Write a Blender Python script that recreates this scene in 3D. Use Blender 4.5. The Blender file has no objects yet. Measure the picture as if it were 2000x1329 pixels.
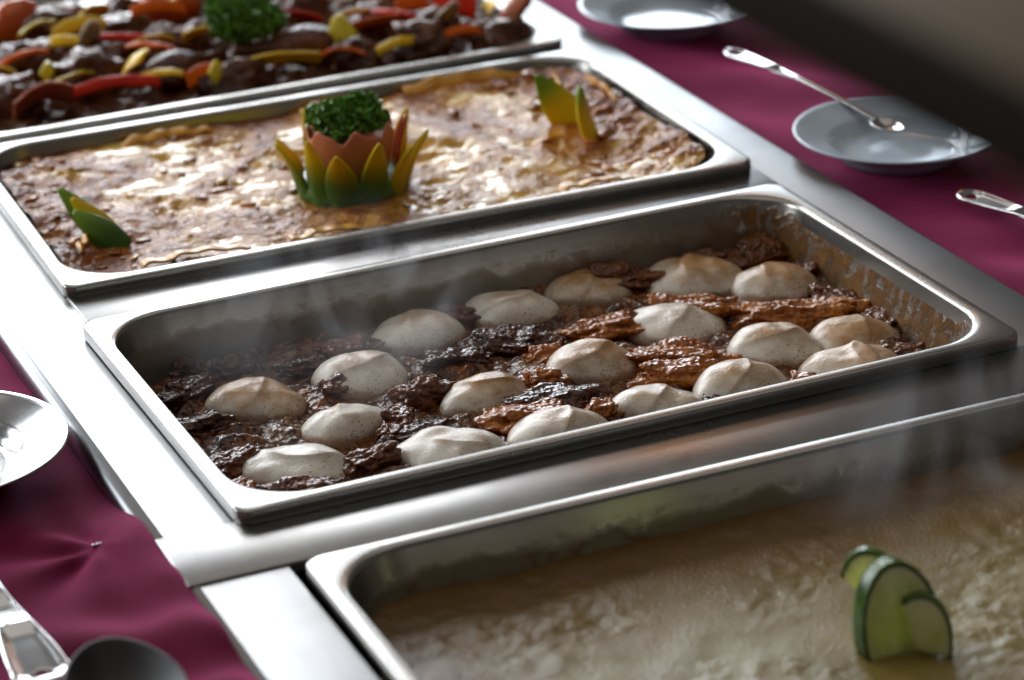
import bpy, bmesh, math, random
import numpy as np
from mathutils import Vector, Matrix, noise
R = math.radians
sc = bpy.context.scene
col = sc.collection

# ------------------------------------------------------------------ camera
cam_d = bpy.data.cameras.new('camera')
cam = bpy.data.objects.new('camera', cam_d)
col.objects.link(cam)
rt = Vector((0.91643175, -0.39802711, -0.04156038))
dn = Vector((-0.19222538, -0.34672667, -0.91805774))
fw = Vector((0.35100178, 0.84932622, -0.39426225))
mw = Matrix.Identity(4)
for i in range(3):
    mw[i][0] = rt[i]; mw[i][1] = -dn[i]; mw[i][2] = -fw[i]
mw.translation = Vector((-0.42669164, -1.43470916, 0.75057874))
cam.matrix_world = mw
cam_d.sensor_width = 23.5
cam_d.lens = 2.83346 * 23.5
cam_d.clip_start = 0.05
cam_d.clip_end = 100
cam_d.dof.use_dof = True
cam_d.dof.focus_distance = 1.87
cam_d.dof.aperture_fstop = 3.7
cam_d.dof.aperture_blades = 9
sc.camera = cam

# ------------------------------------------------------------------ light
world = bpy.data.worlds.new('World')
sc.world = world
world.use_nodes = True
bg = world.node_tree.nodes['Background']
bg.inputs[0].default_value = (1.0, 0.93, 0.85, 1)
bg.inputs[1].default_value = 0.08


def area(name, az, el, dist, w, h, rad, colr, aim=(0.25, 0.3, 0)):
    """rectangular lamp (a window) seen from the counter at azimuth az, elevation el"""
    d = bpy.data.lights.new(name, 'AREA')
    d.shape = 'RECTANGLE'; d.size = w; d.size_y = h
    d.energy = rad * math.pi * w * h
    d.color = colr
    o = bpy.data.objects.new(name, d)
    col.objects.link(o)
    p = Vector(aim) + dist * Vector((math.sin(R(az)) * math.cos(R(el)), math.cos(R(az)) * math.cos(R(el)), math.sin(R(el))))
    o.location = p
    dv = p - Vector(aim); dv.z = 0
    q = dv.to_track_quat('Z', 'Y')
    o.rotation_euler = q.to_euler()
    return o


SKYC = (0.90, 0.95, 1.0)
cl_d = bpy.data.lights.new('overhead_fill', 'AREA')  # added soft lamp overhead, unseen, lifts the diffuse light on the food
cl_d.shape = 'RECTANGLE'; cl_d.size = 3.6; cl_d.size_y = 3.2
cl_d.energy = 0.42 * math.pi * 3.6 * 3.2
cl_d.color = (1.0, 0.95, 0.88)
cl_o = bpy.data.objects.new('overhead_fill', cl_d)
cl_o.location = (0.1, 0.6, 2.7)
col.objects.link(cl_o)
area('window_light_a', 11, 21.5, 5, 1.10, 2.65, 8.5, SKYC)
area('window_light_b', -9, 21.5, 5, 1.10, 2.65, 8.5, SKYC)
area('window_light_c', -31, 21.5, 5, 1.20, 2.65, 8.0, SKYC)
area('window_light_d', -62, 20, 5, 1.4, 2.15, 6.5, SKYC)
area('window_light_e', 23.0, 13, 6, 0.85, 1.35, 7.5, (0.80, 0.91, 1.0), (0.55, 0.4, 0))
area('window_light_f', 29.0, 13, 6, 0.42, 1.45, 3.6, (0.74, 0.88, 1.0), (0.55, 0.4, 0))
area('warm_lamp', 26.5, 27.0, 5, 0.85, 0.40, 2.2, (1.0, 0.44, 0.16), (0.25, -0.03, 0))

sc.view_settings.view_transform = 'Standard'
sc.view_settings.look = 'None'
sc.view_settings.exposure = 0.30
sc.view_settings.gamma = 1.0
sc.cycles.use_denoising = True
sc.cycles.max_bounces = 8
sc.cycles.volume_bounces = 0
sc.cycles.caustics_reflective = False
sc.cycles.caustics_refractive = False
sc.cycles.sample_clamp_indirect = 4.0


# ------------------------------------------------------------------ helpers
def tag(o, label, cat, group=None, kind=None):
    o['label'] = label; o['category'] = cat
    if group: o['group'] = group
    if kind: o['kind'] = kind
    return o


def struct(o):
    o['kind'] = 'structure'
    return o


def empty(name, loc, rz=0.0):
    o = bpy.data.objects.new(name, None)
    o.empty_display_size = 0.02
    col.objects.link(o)
    o.location = loc; o.rotation_euler = (0, 0, rz)
    return o


def mk(name, verts, faces, mat=None, parent=None, smooth=True, loc=None, rz=0.0):
    me = bpy.data.meshes.new(name)
    me.from_pydata([tuple(v) for v in verts], [], faces)
    if smooth:
        me.polygons.foreach_set('use_smooth', [True] * len(me.polygons))
    if mat: me.materials.append(mat)
    me.update()
    o = bpy.data.objects.new(name, me)
    col.objects.link(o)
    if loc is not None: o.location = loc
    o.rotation_euler = (0, 0, rz)
    if parent: o.parent = parent
    return o


def subsurf(o, n=1):
    m = o.modifiers.new('subsurf', 'SUBSURF'); m.levels = n; m.render_levels = n


def solid(o, t, off=-1):
    m = o.modifiers.new('solid', 'SOLIDIFY'); m.thickness = t; m.offset = off


def bevel(o, w, n=2, ang=35):
    m = o.modifiers.new('bevel', 'BEVEL'); m.width = w; m.segments = n
    m.limit_method = 'ANGLE'; m.angle_limit = R(ang)


def box(name, x0, x1, y0, y1, z0, z1, mat, parent=None, bev=0.0, n=3):
    v = [(x0, y0, z0), (x1, y0, z0), (x1, y1, z0), (x0, y1, z0), (x0, y0, z1), (x1, y0, z1), (x1, y1, z1), (x0, y1, z1)]
    f = [(3, 2, 1, 0), (4, 5, 6, 7), (0, 1, 5, 4), (1, 2, 6, 5), (2, 3, 7, 6), (3, 0, 4, 7)]
    o = mk(name, v, f, mat, parent, smooth=True)
    if bev: bevel(o, bev, n)
    o.data.polygons.foreach_set('use_smooth', [bool(bev)] * 6)
    return o


def grid_faces(nu, nv, wrap=False):
    fs = []
    for i in range(nu - 1):
        for j in range(nv if wrap else nv - 1):
            a = i * nv + j; b = i * nv + (j + 1) % nv
            fs.append((a, b, b + nv, a + nv))
    return fs


def fbm(p, o=4, H=1.0):
    return noise.fractal(Vector(p), H, 2.0, o)


def pn(x, y, z=0.0):
    return noise.noise(Vector((x, y, z)))


# ------------------------------------------------------------------ materials
def sstep(a, b, x):
    q = min(max((x - a) / (b - a), 0), 1)
    return q * q * (3 - 2 * q)


class NT:
    def __init__(s, name):
        s.m = bpy.data.materials.new(name); s.m.use_nodes = True
        s.t = s.m.node_tree; s.b = s.t.nodes['Principled BSDF']; s.out = s.t.nodes['Material Output']
        s.co = s.t.nodes.new('ShaderNodeTexCoord')

    def n(s, typ, **kw):
        nd = s.t.nodes.new(typ)
        for k, v in kw.items(): setattr(nd, k, v)
        return nd

    def lk(s, a, b): s.t.links.new(a, b)

    def set(s, **kw):
        for k, v in kw.items():
            i = s.b.inputs[k.replace('_', ' ')]
            if hasattr(v, 'is_output') or isinstance(v, bpy.types.NodeSocket): s.lk(v, i)
            elif isinstance(v, tuple) and len(v) == 3: i.default_value = (*v, 1) if i.type == 'RGBA' else v
            else: i.default_value = v
        return s

    def noise(s, scale, detail=4, rough=0.55, dist=0.0, sc3=None, out='Fac', coord='Object'):
        nd = s.n('ShaderNodeTexNoise'); nd.inputs['Scale'].default_value = scale
        nd.inputs['Detail'].default_value = detail; nd.inputs['Roughness'].default_value = rough
        nd.inputs['Distortion'].default_value = dist
        if sc3:
            mp = s.n('ShaderNodeMapping'); mp.inputs['Scale'].default_value = sc3
            s.lk(s.co.outputs[coord], mp.inputs[0]); s.lk(mp.outputs[0], nd.inputs['Vector'])
        else:
            s.lk(s.co.outputs[coord], nd.inputs['Vector'])
        return nd.outputs[out]

    def voro(s, scale, feature='F1', out='Distance'):
        nd = s.n('ShaderNodeTexVoronoi'); nd.feature = feature; nd.inputs['Scale'].default_value = scale
        s.lk(s.co.outputs['Object'], nd.inputs['Vector'])
        return nd.outputs[out]

    def ramp(s, fac, stops, interp='LINEAR'):
        nd = s.n('ShaderNodeValToRGB'); cr = nd.color_ramp; cr.interpolation = interp
        while len(cr.elements) < len(stops): cr.elements.new(0.5)
        for e, (p, c) in zip(cr.elements, stops):
            e.position = p
            e.color = (c, c, c, 1) if isinstance(c, (int, float)) else (*c, 1)
        s.lk(fac, nd.inputs[0])
        return nd.outputs[0]

    def mix(s, fac, a, b, typ='MIX'):
        nd = s.n('ShaderNodeMix', data_type='RGBA', blend_type=typ)
        for sock, v in ((nd.inputs[0], fac), (nd.inputs[6], a), (nd.inputs[7], b)):
            if isinstance(v, bpy.types.NodeSocket): s.lk(v, sock)
            elif isinstance(v, tuple): sock.default_value = (*v, 1)
            else: sock.default_value = v
        return nd.outputs[2]

    def math(s, op, a, b=0.0, c=None, clamp=False):
        nd = s.n('ShaderNodeMath', operation=op); nd.use_clamp = clamp
        for i, v in enumerate((a, b, c)):
            if v is None: continue
            if isinstance(v, bpy.types.NodeSocket): s.lk(v, nd.inputs[i])
            else: nd.inputs[i].default_value = v
        return nd.outputs[0]

    def xyz(s, coord='Object'):
        nd = s.n('ShaderNodeSeparateXYZ'); s.lk(s.co.outputs[coord], nd.inputs[0])
        return nd.outputs

    def maprange(s, v, a, b, c=0.0, d=1.0, smooth=True):
        nd = s.n('ShaderNodeMapRange'); nd.interpolation_type = 'SMOOTHSTEP' if smooth else 'LINEAR'
        s.lk(v, nd.inputs[0])
        for i, k in enumerate((a, b, c, d)): nd.inputs[i + 1].default_value = k
        return nd.outputs[0]

    def bump(s, h, dist, strength=1.0, prev=None):
        nd = s.n('ShaderNodeBump'); nd.inputs['Strength'].default_value = strength
        nd.inputs['Distance'].default_value = dist
        s.lk(h, nd.inputs['Height'])
        if prev is not None: s.lk(prev, nd.inputs['Normal'])
        return nd.outputs[0]


def steel(name, rough=0.24, base=(0.60, 0.60, 0.60), brush=(30, 900, 900), bumpd=0.00004, scratch=True):
    t = NT(name)
    n1 = t.noise(1.0, 3, 0.6, sc3=brush)
    n2 = t.noise(9.0, 4, 0.6)
    n3 = t.noise(60.0, 3, 0.6)
    cl = t.mix(t.ramp(n2, [(0.35, 0.0), (0.7, 1.0)]), base, tuple(c * 0.86 for c in base))
    cl = t.mix(t.ramp(t.noise(3.5, 5, 0.65), [(0.4, 0.0), (0.62, 1.0)]), cl, (base[0] * 0.80, base[1] * 0.76, base[2] * 0.72))
    r = t.math('ADD', t.math('MULTIPLY', n2, 0.22), rough - 0.11)
    r = t.math('ADD', r, t.math('MULTIPLY', n3, 0.06))
    h = t.bump(n1, bumpd)
    h = t.bump(n2, 0.0004, 0.08, h)
    t.set(Base_Color=cl, Metallic=1.0, Roughness=r, Normal=h)
    return t.m


M_ledge = steel('brushed_steel', 0.30, (0.27, 0.275, 0.285), (700, 14, 700))
M_bar = steel('brushed_steel_bar', 0.26, (0.32, 0.315, 0.31), (14, 700, 700))
M_cutlery = steel('polished_steel', 0.15, (0.66, 0.66, 0.67), (40, 40, 40), 0.00001)
M_plate = None


def pan_mat(name, crust_x, crust_top, wall_film, crust_col, amount):
    """steel pan with baked-on food on its inner walls; crust_x: local x where the crust gets heavy"""
    t = NT(name)
    o = t.xyz()
    n1 = t.noise(1.0, 3, 0.6, sc3=(14, 500, 500))
    n2 = t.noise(8.0, 4, 0.6)
    big = t.noise(16.0, 6, 0.62, 0.8)
    fine = t.noise(85.0, 5, 0.65, 0.4)
    drip = t.noise(1.0, 4, 0.6, 0.6, sc3=(55, 55, 14))
    base = t.mix(t.ramp(n2, [(0.35, 0.0), (0.7, 1.0)]), (0.34, 0.33, 0.31), (0.27, 0.26, 0.24))
    # height of the tide line on the wall, lower edge dirty
    ex = t.math('SUBTRACT', 0.265 - 0.0125, t.math('ABSOLUTE', t.math('SUBTRACT', o[0], 0.265)))
    ey = t.math('SUBTRACT', 0.1625 - 0.0125, t.math('ABSOLUTE', t.math('SUBTRACT', o[1], 0.1625)))
    inside = t.math('MULTIPLY', t.maprange(o[2], -0.0045, -0.0030, 1.0, 0.0), t.math('GREATER_THAN', t.math('MINIMUM', ex, ey), 0.0))
    lvl = t.math('ADD', o[2], t.math('MULTIPLY', t.math('SUBTRACT', big, 0.5), 0.040))
    film = t.math('MULTIPLY', t.maprange(lvl, -0.016, -0.024, 0.0, 1.0), inside)
    base = t.mix(t.math('MULTIPLY', film, 0.8), base, wall_film)
    lvl2 = t.math('ADD', t.math('ADD', o[2], t.math('MULTIPLY', t.math('SUBTRACT', fine, 0.5), 0.030)),
                  t.math('MULTIPLY', t.math('SUBTRACT', drip, 0.5), 0.05))
    rx = t.maprange(o[0], crust_x - 0.03, crust_x + 0.03)
    holes = t.ramp(t.math('ADD', t.math('MULTIPLY', fine, 0.5), t.math('MULTIPLY', drip, 0.5)), [(0.40, 0.0), (0.50, 1.0)])
    c1 = t.math('MULTIPLY', t.math('MULTIPLY', t.maprange(lvl2, crust_top, crust_top - 0.006), holes), rx)
    c2 = t.math('MULTIPLY', t.ramp(t.math('ADD', t.math('MULTIPLY', big, 0.6), t.math('MULTIPLY', fine, 0.4)), [(0.54 - amount, 0.0), (0.66 - amount, 1.0)]),
                t.maprange(lvl, -0.006, -0.022))
    c = t.math('MULTIPLY', t.math('MAXIMUM', c1, t.math('MULTIPLY', c2, 0.85)), inside, clamp=True)
    ccol = t.mix(t.ramp(fine, [(0.42, 0.0), (0.66, 1.0)]), crust_col, tuple(k * 2.2 for k in crust_col))
    cl = t.mix(c, base, ccol)
    met = t.math('SUBTRACT', 1.0, t.math('MAXIMUM', c, t.math('MULTIPLY', film, 0.35)), clamp=True)
    rough = t.math('ADD', t.math('MULTIPLY', n2, 0.12), 0.20)
    rough = t.math('ADD', rough, t.math('MULTIPLY', film, 0.16))
    h = t.bump(n1, 0.00004)
    h = t.bump(n2, 0.0004, 0.10, h)
    h = t.bump(t.math('MULTIPLY', c, fine), 0.0010, 0.7, h)
    t.set(Base_Color=cl, Metallic=met, Roughness=t.math('ADD', rough, t.math('MULTIPLY', c, 0.12)), Normal=h, Specular_IOR_Level=0.25)
    return t.m


def cloth_mat():
    t = NT('maroon_cotton')
    n1 = t.noise(7, 4)
    wv = t.noise(1.0, 2, 0.5, sc3=(1500, 1500, 1500))
    cl = t.mix(n1, (0.110, 0.005, 0.026), (0.165, 0.009, 0.042))
    cl = t.mix(t.ramp(wv, [(0.4, 0.0), (0.6, 1.0)]), cl, (0.085, 0.004, 0.02))
    t.set(Base_Color=cl, Roughness=0.75, Normal=t.bump(wv, 0.0003, 0.6))
    t.set(Sheen_Weight=0.75, Sheen_Roughness=0.38, Sheen_Tint=(1.0, 0.16, 0.42), Specular_IOR_Level=0.04)
    return t.m


M_cloth = cloth_mat()


def plain(name, c, rough=0.5, **kw):
    t = NT(name); n1 = t.noise(40, 4)
    cl = t.mix(n1, tuple(k * 0.8 for k in c), tuple(min(1, k * 1.2) for k in c))
    t.set(Base_Color=cl, Roughness=rough, **kw)
    return t.m


M_plate = plain('pale_blue_grey_glaze', (0.46, 0.53, 0.60), 0.12)
M_black = plain('spoon_dark_reflection', (0.010, 0.007, 0.005), 0.45, Specular_IOR_Level=0.25)  # dark reflections in the steel spoon, put into the base colour
M_dark = plain('dark_well', (0.02, 0.02, 0.02), 0.7)

# ------------------------------------------------------------------ counter (setting)
counter = struct(empty('counter', (0, 0, 0)))
XL, XR = -0.057, 0.5745
prof = [(0.0045, -0.030), (0.0045, -0.0008), (0.0037, 0.0)] + [(XL + 0.009 - 0.009 * math.sin(R(a)), -0.009 + 0.009 * math.cos(R(a))) for a in range(0, 91, 10)] + [(XL, -0.030)]
v = [(px, yy, pz) for yy in (-0.62, 1.32) for px, pz in prof]
n = len(prof)
mk('ledge', v, [(i, i + 1, i + 1 + n, i + n) for i in range(n - 1)] + [tuple(range(n - 1, -1, -1)), tuple(range(n, 2 * n))], M_ledge, counter)
counter.children[0].data.polygons.foreach_set('use_smooth', [3 <= i <= 10 for i in range(n - 1)] + [False, False])
box('ledge', 0.5185, XR, -0.62, 1.32, -0.030, 0.0, M_ledge, counter, 0.005, 4)
box('well', 0.0050, 0.518, -0.62, 1.32, -0.16, -0.13, M_dark, counter)
for (y0, y1, xr, nm) in ((-0.050, 0.014, 0.555, 'bar'), (0.3245, 0.400, 0.532, 'bar'), (0.713, 0.742, 0.53, 'bar'), (1.052, 1.10, 0.53, 'bar'), (-0.440, -0.3835, 0.532, 'near')):
    xl = -0.0545 if nm == 'bar' and y0 < 0 else 0.0
    b = box('divider_bar', xl, xr, y0, y1, -0.006 if y0 < 0 else -0.012, 0.0016 if y0 < 0 else 0.0012, M_bar, counter, 0.0012, 2)


# ------------------------------------------------------------------ pans
def rrect(x0, x1, y0, y1, r, n=12):
    pts = []
    for cx, cy, a0 in ((x1 - r, y1 - r, 0), (x0 + r, y1 - r, 90), (x0 + r, y0 + r, 180), (x1 - r, y0 + r, 270)):
        for i in range(n + 1):
            a = R(a0 + 90 * i / n)
            pts.append((cx + r * math.cos(a), cy + r * math.sin(a)))
    return pts


def loft(loops, cap=True):
    n = len(loops[0]); v = [p for lp in loops for p in lp]; f = []
    for i in range(len(loops) - 1):
        for j in range(n):
            a = i * n + j; b = i * n + (j + 1) % n
            f.append((a, b, b + n, a + n))
    if cap: f.append(tuple(range((len(loops) - 1) * n, len(loops) * n)))
    return v, f


PL, PW = 0.53, 0.325


def make_pan(x, y, rz, ztop, depth, mat, label):
    prof = [(0.0016, 0.008, -0.0090), (0.0004, 0.0095, -0.0092), (0.0, 0.010, -0.0084), (0.0, 0.010, -0.0016), (0.0005, 0.0105, -0.0004),
            (0.0018, 0.012, 0.0), (0.0075, 0.043, 0.0), (0.0092, 0.047, -0.0003), (0.0102, 0.048, -0.0012), (0.0108, 0.048, -0.0032),
            (0.0125, 0.048, -0.012), (0.0185, 0.047, -depth * 0.55), (0.022, 0.045, -depth + 0.014), (0.025, 0.043, -depth + 0.006), (0.033, 0.036, -depth)]
    loops = [[(px, py, z) for px, py in rrect(i, PL - i, i, PW - i, r)] for i, r, z in prof]
    v, f = loft(loops)
    o = mk('steel_food_pan', v, f, mat, None, True, (x, y, ztop), rz)
    tag(o, label, 'food pan', 'rectangular steel food pans in the counter')
    return o


M_pan3 = pan_mat('pan_steel_pudding', 0.475, -0.003, (0.20, 0.16, 0.11), (0.090, 0.038, 0.006), 0.0)
M_pan4 = pan_mat('pan_steel_cream', 0.60, -0.006, (0.16, 0.125, 0.065), (0.085, 0.030, 0.006), 0.02)
M_pan2 = pan_mat('pan_steel_lasagne', 0.50, -0.004, (0.28, 0.22, 0.16), (0.10, 0.04, 0.015), 0.02)
P3 = (-0.0063, 0.0046, 0.0098, 0.0105)
P2 = (-0.0013, 0.3941, -0.0184, 0.0095)
P1 = (0.0013, 0.7338, 0.0, 0.0095)
P4 = (0.0064, -0.3885, -0.003, 0.0098)
make_pan(*P3, 0.065, M_pan3, 'steel pan of meringue-topped brown pudding with crusted inner wall')
make_pan(*P2, 0.065, M_pan2, 'steel pan of cheesy baked lasagne with a pepper flower in it')
make_pan(*P1, 0.065, M_pan2, 'farthest steel pan, of glazed chicken with pepper strips')
make_pan(*P4, 0.065, M_pan4, 'nearest steel pan, of pale cream bake with cucumber garnish')


def to_world(P, x, y, z):
    c, s = math.cos(P[2]), math.sin(P[2])
    return (P[0] + c * x - s * y, P[1] + s * x + c * y, P[3] + z)


def to_local(P, x, y):
    c, s = math.cos(P[2]), math.sin(P[2])
    dx, dy = x - P[0], y - P[1]
    return c * dx + s * dy, -s * dx + c * dy


def surface(name, P, zl, nx, ny, hf, mat, inset=0.0165, r=0.047):
    """food filling a pan: height sheet clamped to the pan's rounded inner outline"""
    x0, x1, y0, y1 = inset, PL - inset, inset, PW - inset
    v = []
    for i in range(nx):
        for j in range(ny):
            x = x0 + (x1 - x0) * i / (nx - 1); y = y0 + (y1 - y0) * j / (ny - 1)
            cx = min(max(x, x0 + r), x1 - r); cy = min(max(y, y0 + r), y1 - r)
            dx, dy = x - cx, y - cy
            d = math.hypot(dx, dy)
            if d > r:
                x = cx + dx * r / d; y = cy + dy * r / d
            v.append((x, y, zl + hf(x, y)))
    fs = []
    for i in range(nx - 1):
        for j in range(ny - 1):
            a = i * ny + j
            fs.append((a, a + ny, a + ny + 1, a + 1))
    return mk(name, v, fs, mat, None, True, (P[0], P[1], P[3]), P[2])


# ------------------------------------------------------------------ pan 3: brown pudding with meringue
def m_syrup():
    t = NT('brown_syrup')
    big = t.noise(20, 5, 0.6, 0.6); mid = t.noise(75, 5, 0.65); fine = t.noise(300, 4, 0.65)
    cl = t.ramp(t.math('ADD', t.math('MULTIPLY', mid, 0.6), t.math('MULTIPLY', big, 0.4)),
                [(0.36, (0.018, 0.005, 0.002)), (0.49, (0.075, 0.020, 0.004)), (0.62, (0.28, 0.085, 0.008))])
    froth = t.ramp(t.math('ADD', t.math('MULTIPLY', t.noise(15, 4, 0.6, 0.4), 0.75), t.math('MULTIPLY', fine, 0.25)), [(0.52, 0.0), (0.60, 1.0)])
    cl = t.mix(t.math('MULTIPLY', froth, 0.80), cl, t.mix(fine, (0.17, 0.090, 0.040), (0.36, 0.22, 0.115)))
    h = t.bump(t.voro(270, 'SMOOTH_F1'), 0.0028, 0.8)
    h2 = t.bump(fine, 0.0007, 0.5, h)
    t.set(Base_Color=cl, Roughness=0.5, Specular_IOR_Level=0.1, Normal=h2, Coat_Weight=1.0, Coat_IOR=1.4,
          Coat_Roughness=t.math('ADD', t.math('MULTIPLY', froth, 0.12), 0.055))
    t.lk(h2, t.b.inputs['Coat Normal'])
    return t.m


def syr_h(x, y):
    w = pn(x * 20, y * 20, 2.2) * 0.6
    h = 0.0072 * fbm((x * 30 + w, y * 38 + w, 3.1), 3) + 0.0020 * fbm((x * 85, y * 85, 1.7), 2)
    e = min(x - 0.0165, PL - 0.0165 - x, y - 0.0165, PW - 0.0165 - y)
    return h + 0.003 * math.exp(-max(e, 0) / 0.006)


ZS = -0.0405      # syrup level under the rim of pan 3
pud = surface('pudding', P3, ZS, 430, 260, syr_h, m_syrup())
tag(pud, 'dark brown syrupy pudding base filling the pan under the meringues', 'pudding')


def m_meringue():
    t = NT('toasted_meringue')
    g = t.xyz()
    oi = t.n('ShaderNodeObjectInfo').outputs['Random']
    n1 = t.noise(48, 5, 0.62); n2 = t.noise(420, 4, 0.65); sp = t.voro(380); n3 = t.noise(26, 4); n4 = t.noise(130, 4, 0.6)
    hgt = t.math('ADD', t.math('MULTIPLY', g[2], 1 / 0.018), t.math('MULTIPLY', t.math('SUBTRACT', n1, 0.5), 1.3))
    hgt = t.math('ADD', hgt, t.math('MULTIPLY', t.math('SUBTRACT', oi, 0.5), 0.6))
    toast = t.ramp(hgt, [(0.48, 0.0), (1.0, 1.0)])
    cl = t.mix(toast, (0.74, 0.675, 0.575), (0.42, 0.22, 0.075))
    stain = t.math('MULTIPLY', t.maprange(t.math('ADD', g[2], t.math('MULTIPLY', t.math('SUBTRACT', n4, 0.5), 0.010)), 0.0075, 0.0030), 0.75)
    cl = t.mix(stain, cl, (0.30, 0.155, 0.065))
    speck = t.math('MULTIPLY', t.ramp(sp, [(0.14, 1.0), (0.30, 0.0)]), t.ramp(n3, [(0.42, 0.0), (0.60, 1.0)]))
    cl = t.mix(t.math('MULTIPLY', speck, 0.8), cl, (0.19, 0.06, 0.02))
    h = t.bump(n2, 0.0006, 0.7)
    h = t.bump(n4, 0.0010, 0.25, h)
    t.set(Base_Color=cl, Roughness=0.42, Normal=h, Specular_IOR_Level=0.3, Coat_Weight=0.65, Coat_Roughness=0.15,
          Subsurface_Weight=0.15, Subsurface_Scale=0.005, Subsurface_Radius=(1.0, 0.7, 0.45))
    t.lk(h, t.b.inputs['Coat Normal'])
    return t.m


M_mer = m_meringue()


def meringue(x, y, D, facets, seed, label, H=0.018):
    nr, na = 34, 96
    rng = random.Random(seed * 13)
    ph = rng.uniform(0, 6.28); tz = R(rng.uniform(-38, 5)); ell = (1.06, rng.uniform(0.80, 0.96))
    cxo, cyo = rng.uniform(-0.16, 0.16), rng.uniform(-0.12, 0.12)       # summit off centre
    vv = []
    for i in range(nr + 1):
        rho = math.sin(i / nr * math.pi / 2) ** 0.92 if i else 0.0
        for j in range(na):
            th = 2 * math.pi * j / na
            Rb = D / 2 * (1 + 0.05 * math.cos(2 * th) + 0.04 * math.cos(3 * th + ph) + 0.10 * pn(math.cos(th) * 1.4 + seed * 2.3, math.sin(th) * 1.4, seed * 0.7))
            ex = rho * Rb * ell[0] * math.cos(th); ey = rho * Rb * ell[1] * math.sin(th)
            ex += cxo * D / 2 * (1 - rho) ; ey += cyo * D / 2 * (1 - rho)
            px = ex * math.cos(tz) - ey * math.sin(tz); py = ex * math.sin(tz) + ey * math.cos(tz)
            zz = H * max(0.0, 1 - rho ** 2.9) ** 0.56
            zz += 0.0030 * pn(px * 32 + seed * 3.7, py * 32, seed * 1.1) * (1 - rho ** 4) + 0.0010 * pn(px * 90, py * 90, seed)
            for fi, (phi, off, slope, curve) in enumerate(facets if seed == 19 else facets[:1]):
                off = max(off, 0.10 + 0.22 * (seed * 0.37 % 1))
                c, sn = math.cos(R(phi)), math.sin(R(phi))
                a = px * c + py * sn; b = -px * sn + py * c
                k = a - (off * D / 2 - curve * 1.5 * b * b / D) + 0.0016 * pn(b * 70, seed, fi)
                g = math.exp(-(b / (0.55 * D)) ** 4)
                if k > 0: zz -= 0.62 * slope * 1.5 * g * k * math.exp(-k / (0.20 * D))
                elif fi == 0: zz += 0.0005 * g * math.exp(k / 0.006)
                if k > 0 and fi == 0: zz += 0.0005 * g * math.exp(-k / 0.0010)
            if i == nr: zz = -0.010
            vv.append((px, py, zz))
    o = mk('meringue', vv, grid_faces(nr + 1, na, True), M_mer, None, True, (x, y, P3[3] + ZS - 0.0026))
    subsurf(o, 1)
    tag(o, label, 'meringue', 'toasted meringues on the brown pudding')
    return o


MER = [
    (0.2122, 0.2839, 0.0650, [(160, 0.10, .55, .6), (-60, .35, .35, .8)], 'large toasted meringue by the far pan wall, leftmost of the back row'),
    (0.2853, 0.2880, 0.0624, [(-75, 0.12, .55, .8), (150, .25, .3, .5)], 'toasted meringue second from left along the far pan wall'),
    (0.3493, 0.2989, 0.0561, [(-25, 0.12, .5, .7), (175, .2, .3, .5)], 'small meringue with flat top, in front of a long brown fruit lump'),
    (0.4212, 0.2792, 0.0626, [(150, 0.18, .75, .9)], 'meringue with white oval scooped face, joined to one on its right at the back'),
    (0.4681, 0.2424, 0.0524, [(150, 0.15, .5, .8), (-70, .3, .45, .5)], 'toasted meringue at the far right, joined to the white-faced one'),
    (0.3742, 0.2132, 0.0667, [(-40, 0.30, .5, .5), (165, .35, .3, .5)], 'wide golden meringue, centre right between two orange fruit lumps'),
    (0.4163, 0.1438, 0.0532, [(-85, 0.05, .55, .6), (160, .3, .4, .4)], 'white-sided meringue joined to the meringue next to the right crusted wall'),
    (0.4696, 0.1341, 0.0535, [(-10, 0.20, .5, .5), (165, .35, .4, .5)], 'meringue nearest the crusted right wall, right half of a joined pair'),
    (0.0787, 0.2317, 0.0617, [(-30, 0.10, .4, .4), (150, .35, .3, .4)], 'leftmost meringue, alone in the dark syrup at the left end'),
    (0.1535, 0.2321, 0.0612, [(-75, 0.00, .55, .7)], 'meringue with bright diagonal crest, behind another on the left side'),
    (0.1168, 0.1688, 0.0568, [(165, 0.05, .5, .5), (-100, .25, .5, .5)], 'brown-speckled meringue between the leftmost one and the near left one'),
    (0.2143, 0.1645, 0.0567, [(-110, 0.05, .6, 1.0)], 'round meringue with arched crest facing front, at the pudding centre'),
    (0.2961, 0.1783, 0.0573, [(-65, 0.12, .5, .6), (165, .3, .35, .5)], 'pointed meringue right of centre between two orange fruit lumps'),
    (0.0680, 0.1215, 0.0655, [(-125, -0.05, .6, .9)], 'meringue with scooped grey hollow in the near left pan corner'),
    (0.1618, 0.0941, 0.0678, [(-140, 0.05, .6, .9)], 'meringue half hidden by the near rim, second from the left corner'),
    (0.2336, 0.0936, 0.0632, [(-25, 0.10, .5, .6), (150, .4, .3, .5)], 'low broad meringue at the near rim, left of the small orange lump'),
    (0.3068, 0.0996, 0.0603, [(-40, 0.15, .45, .5), (160, .45, .4, .5)], 'cinnamon-specked meringue at the near rim right of the small orange lump'),
    (0.3668, 0.1009, 0.0600, [(-35, 0.05, .5, .7), (160, .4, .4, .5)], 'meringue with curled tan crest, second from right along the near rim'),
    (0.4501, 0.0896, 0.0684, [(165, 0.12, .6, .5), (-5, .22, .6, .4)], 'cinnamon-dusted meringue with two flat faces, rightmost at the near rim'),
]
for i, (x, y, D, fc, lb) in enumerate(MER):
    meringue(x, y, D * (1.14 if i in (3, 4, 6, 7) else 1.0), fc, i + 1, lb, H=0.0175 + 0.0020 * math.sin(i * 2.3))


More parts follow.
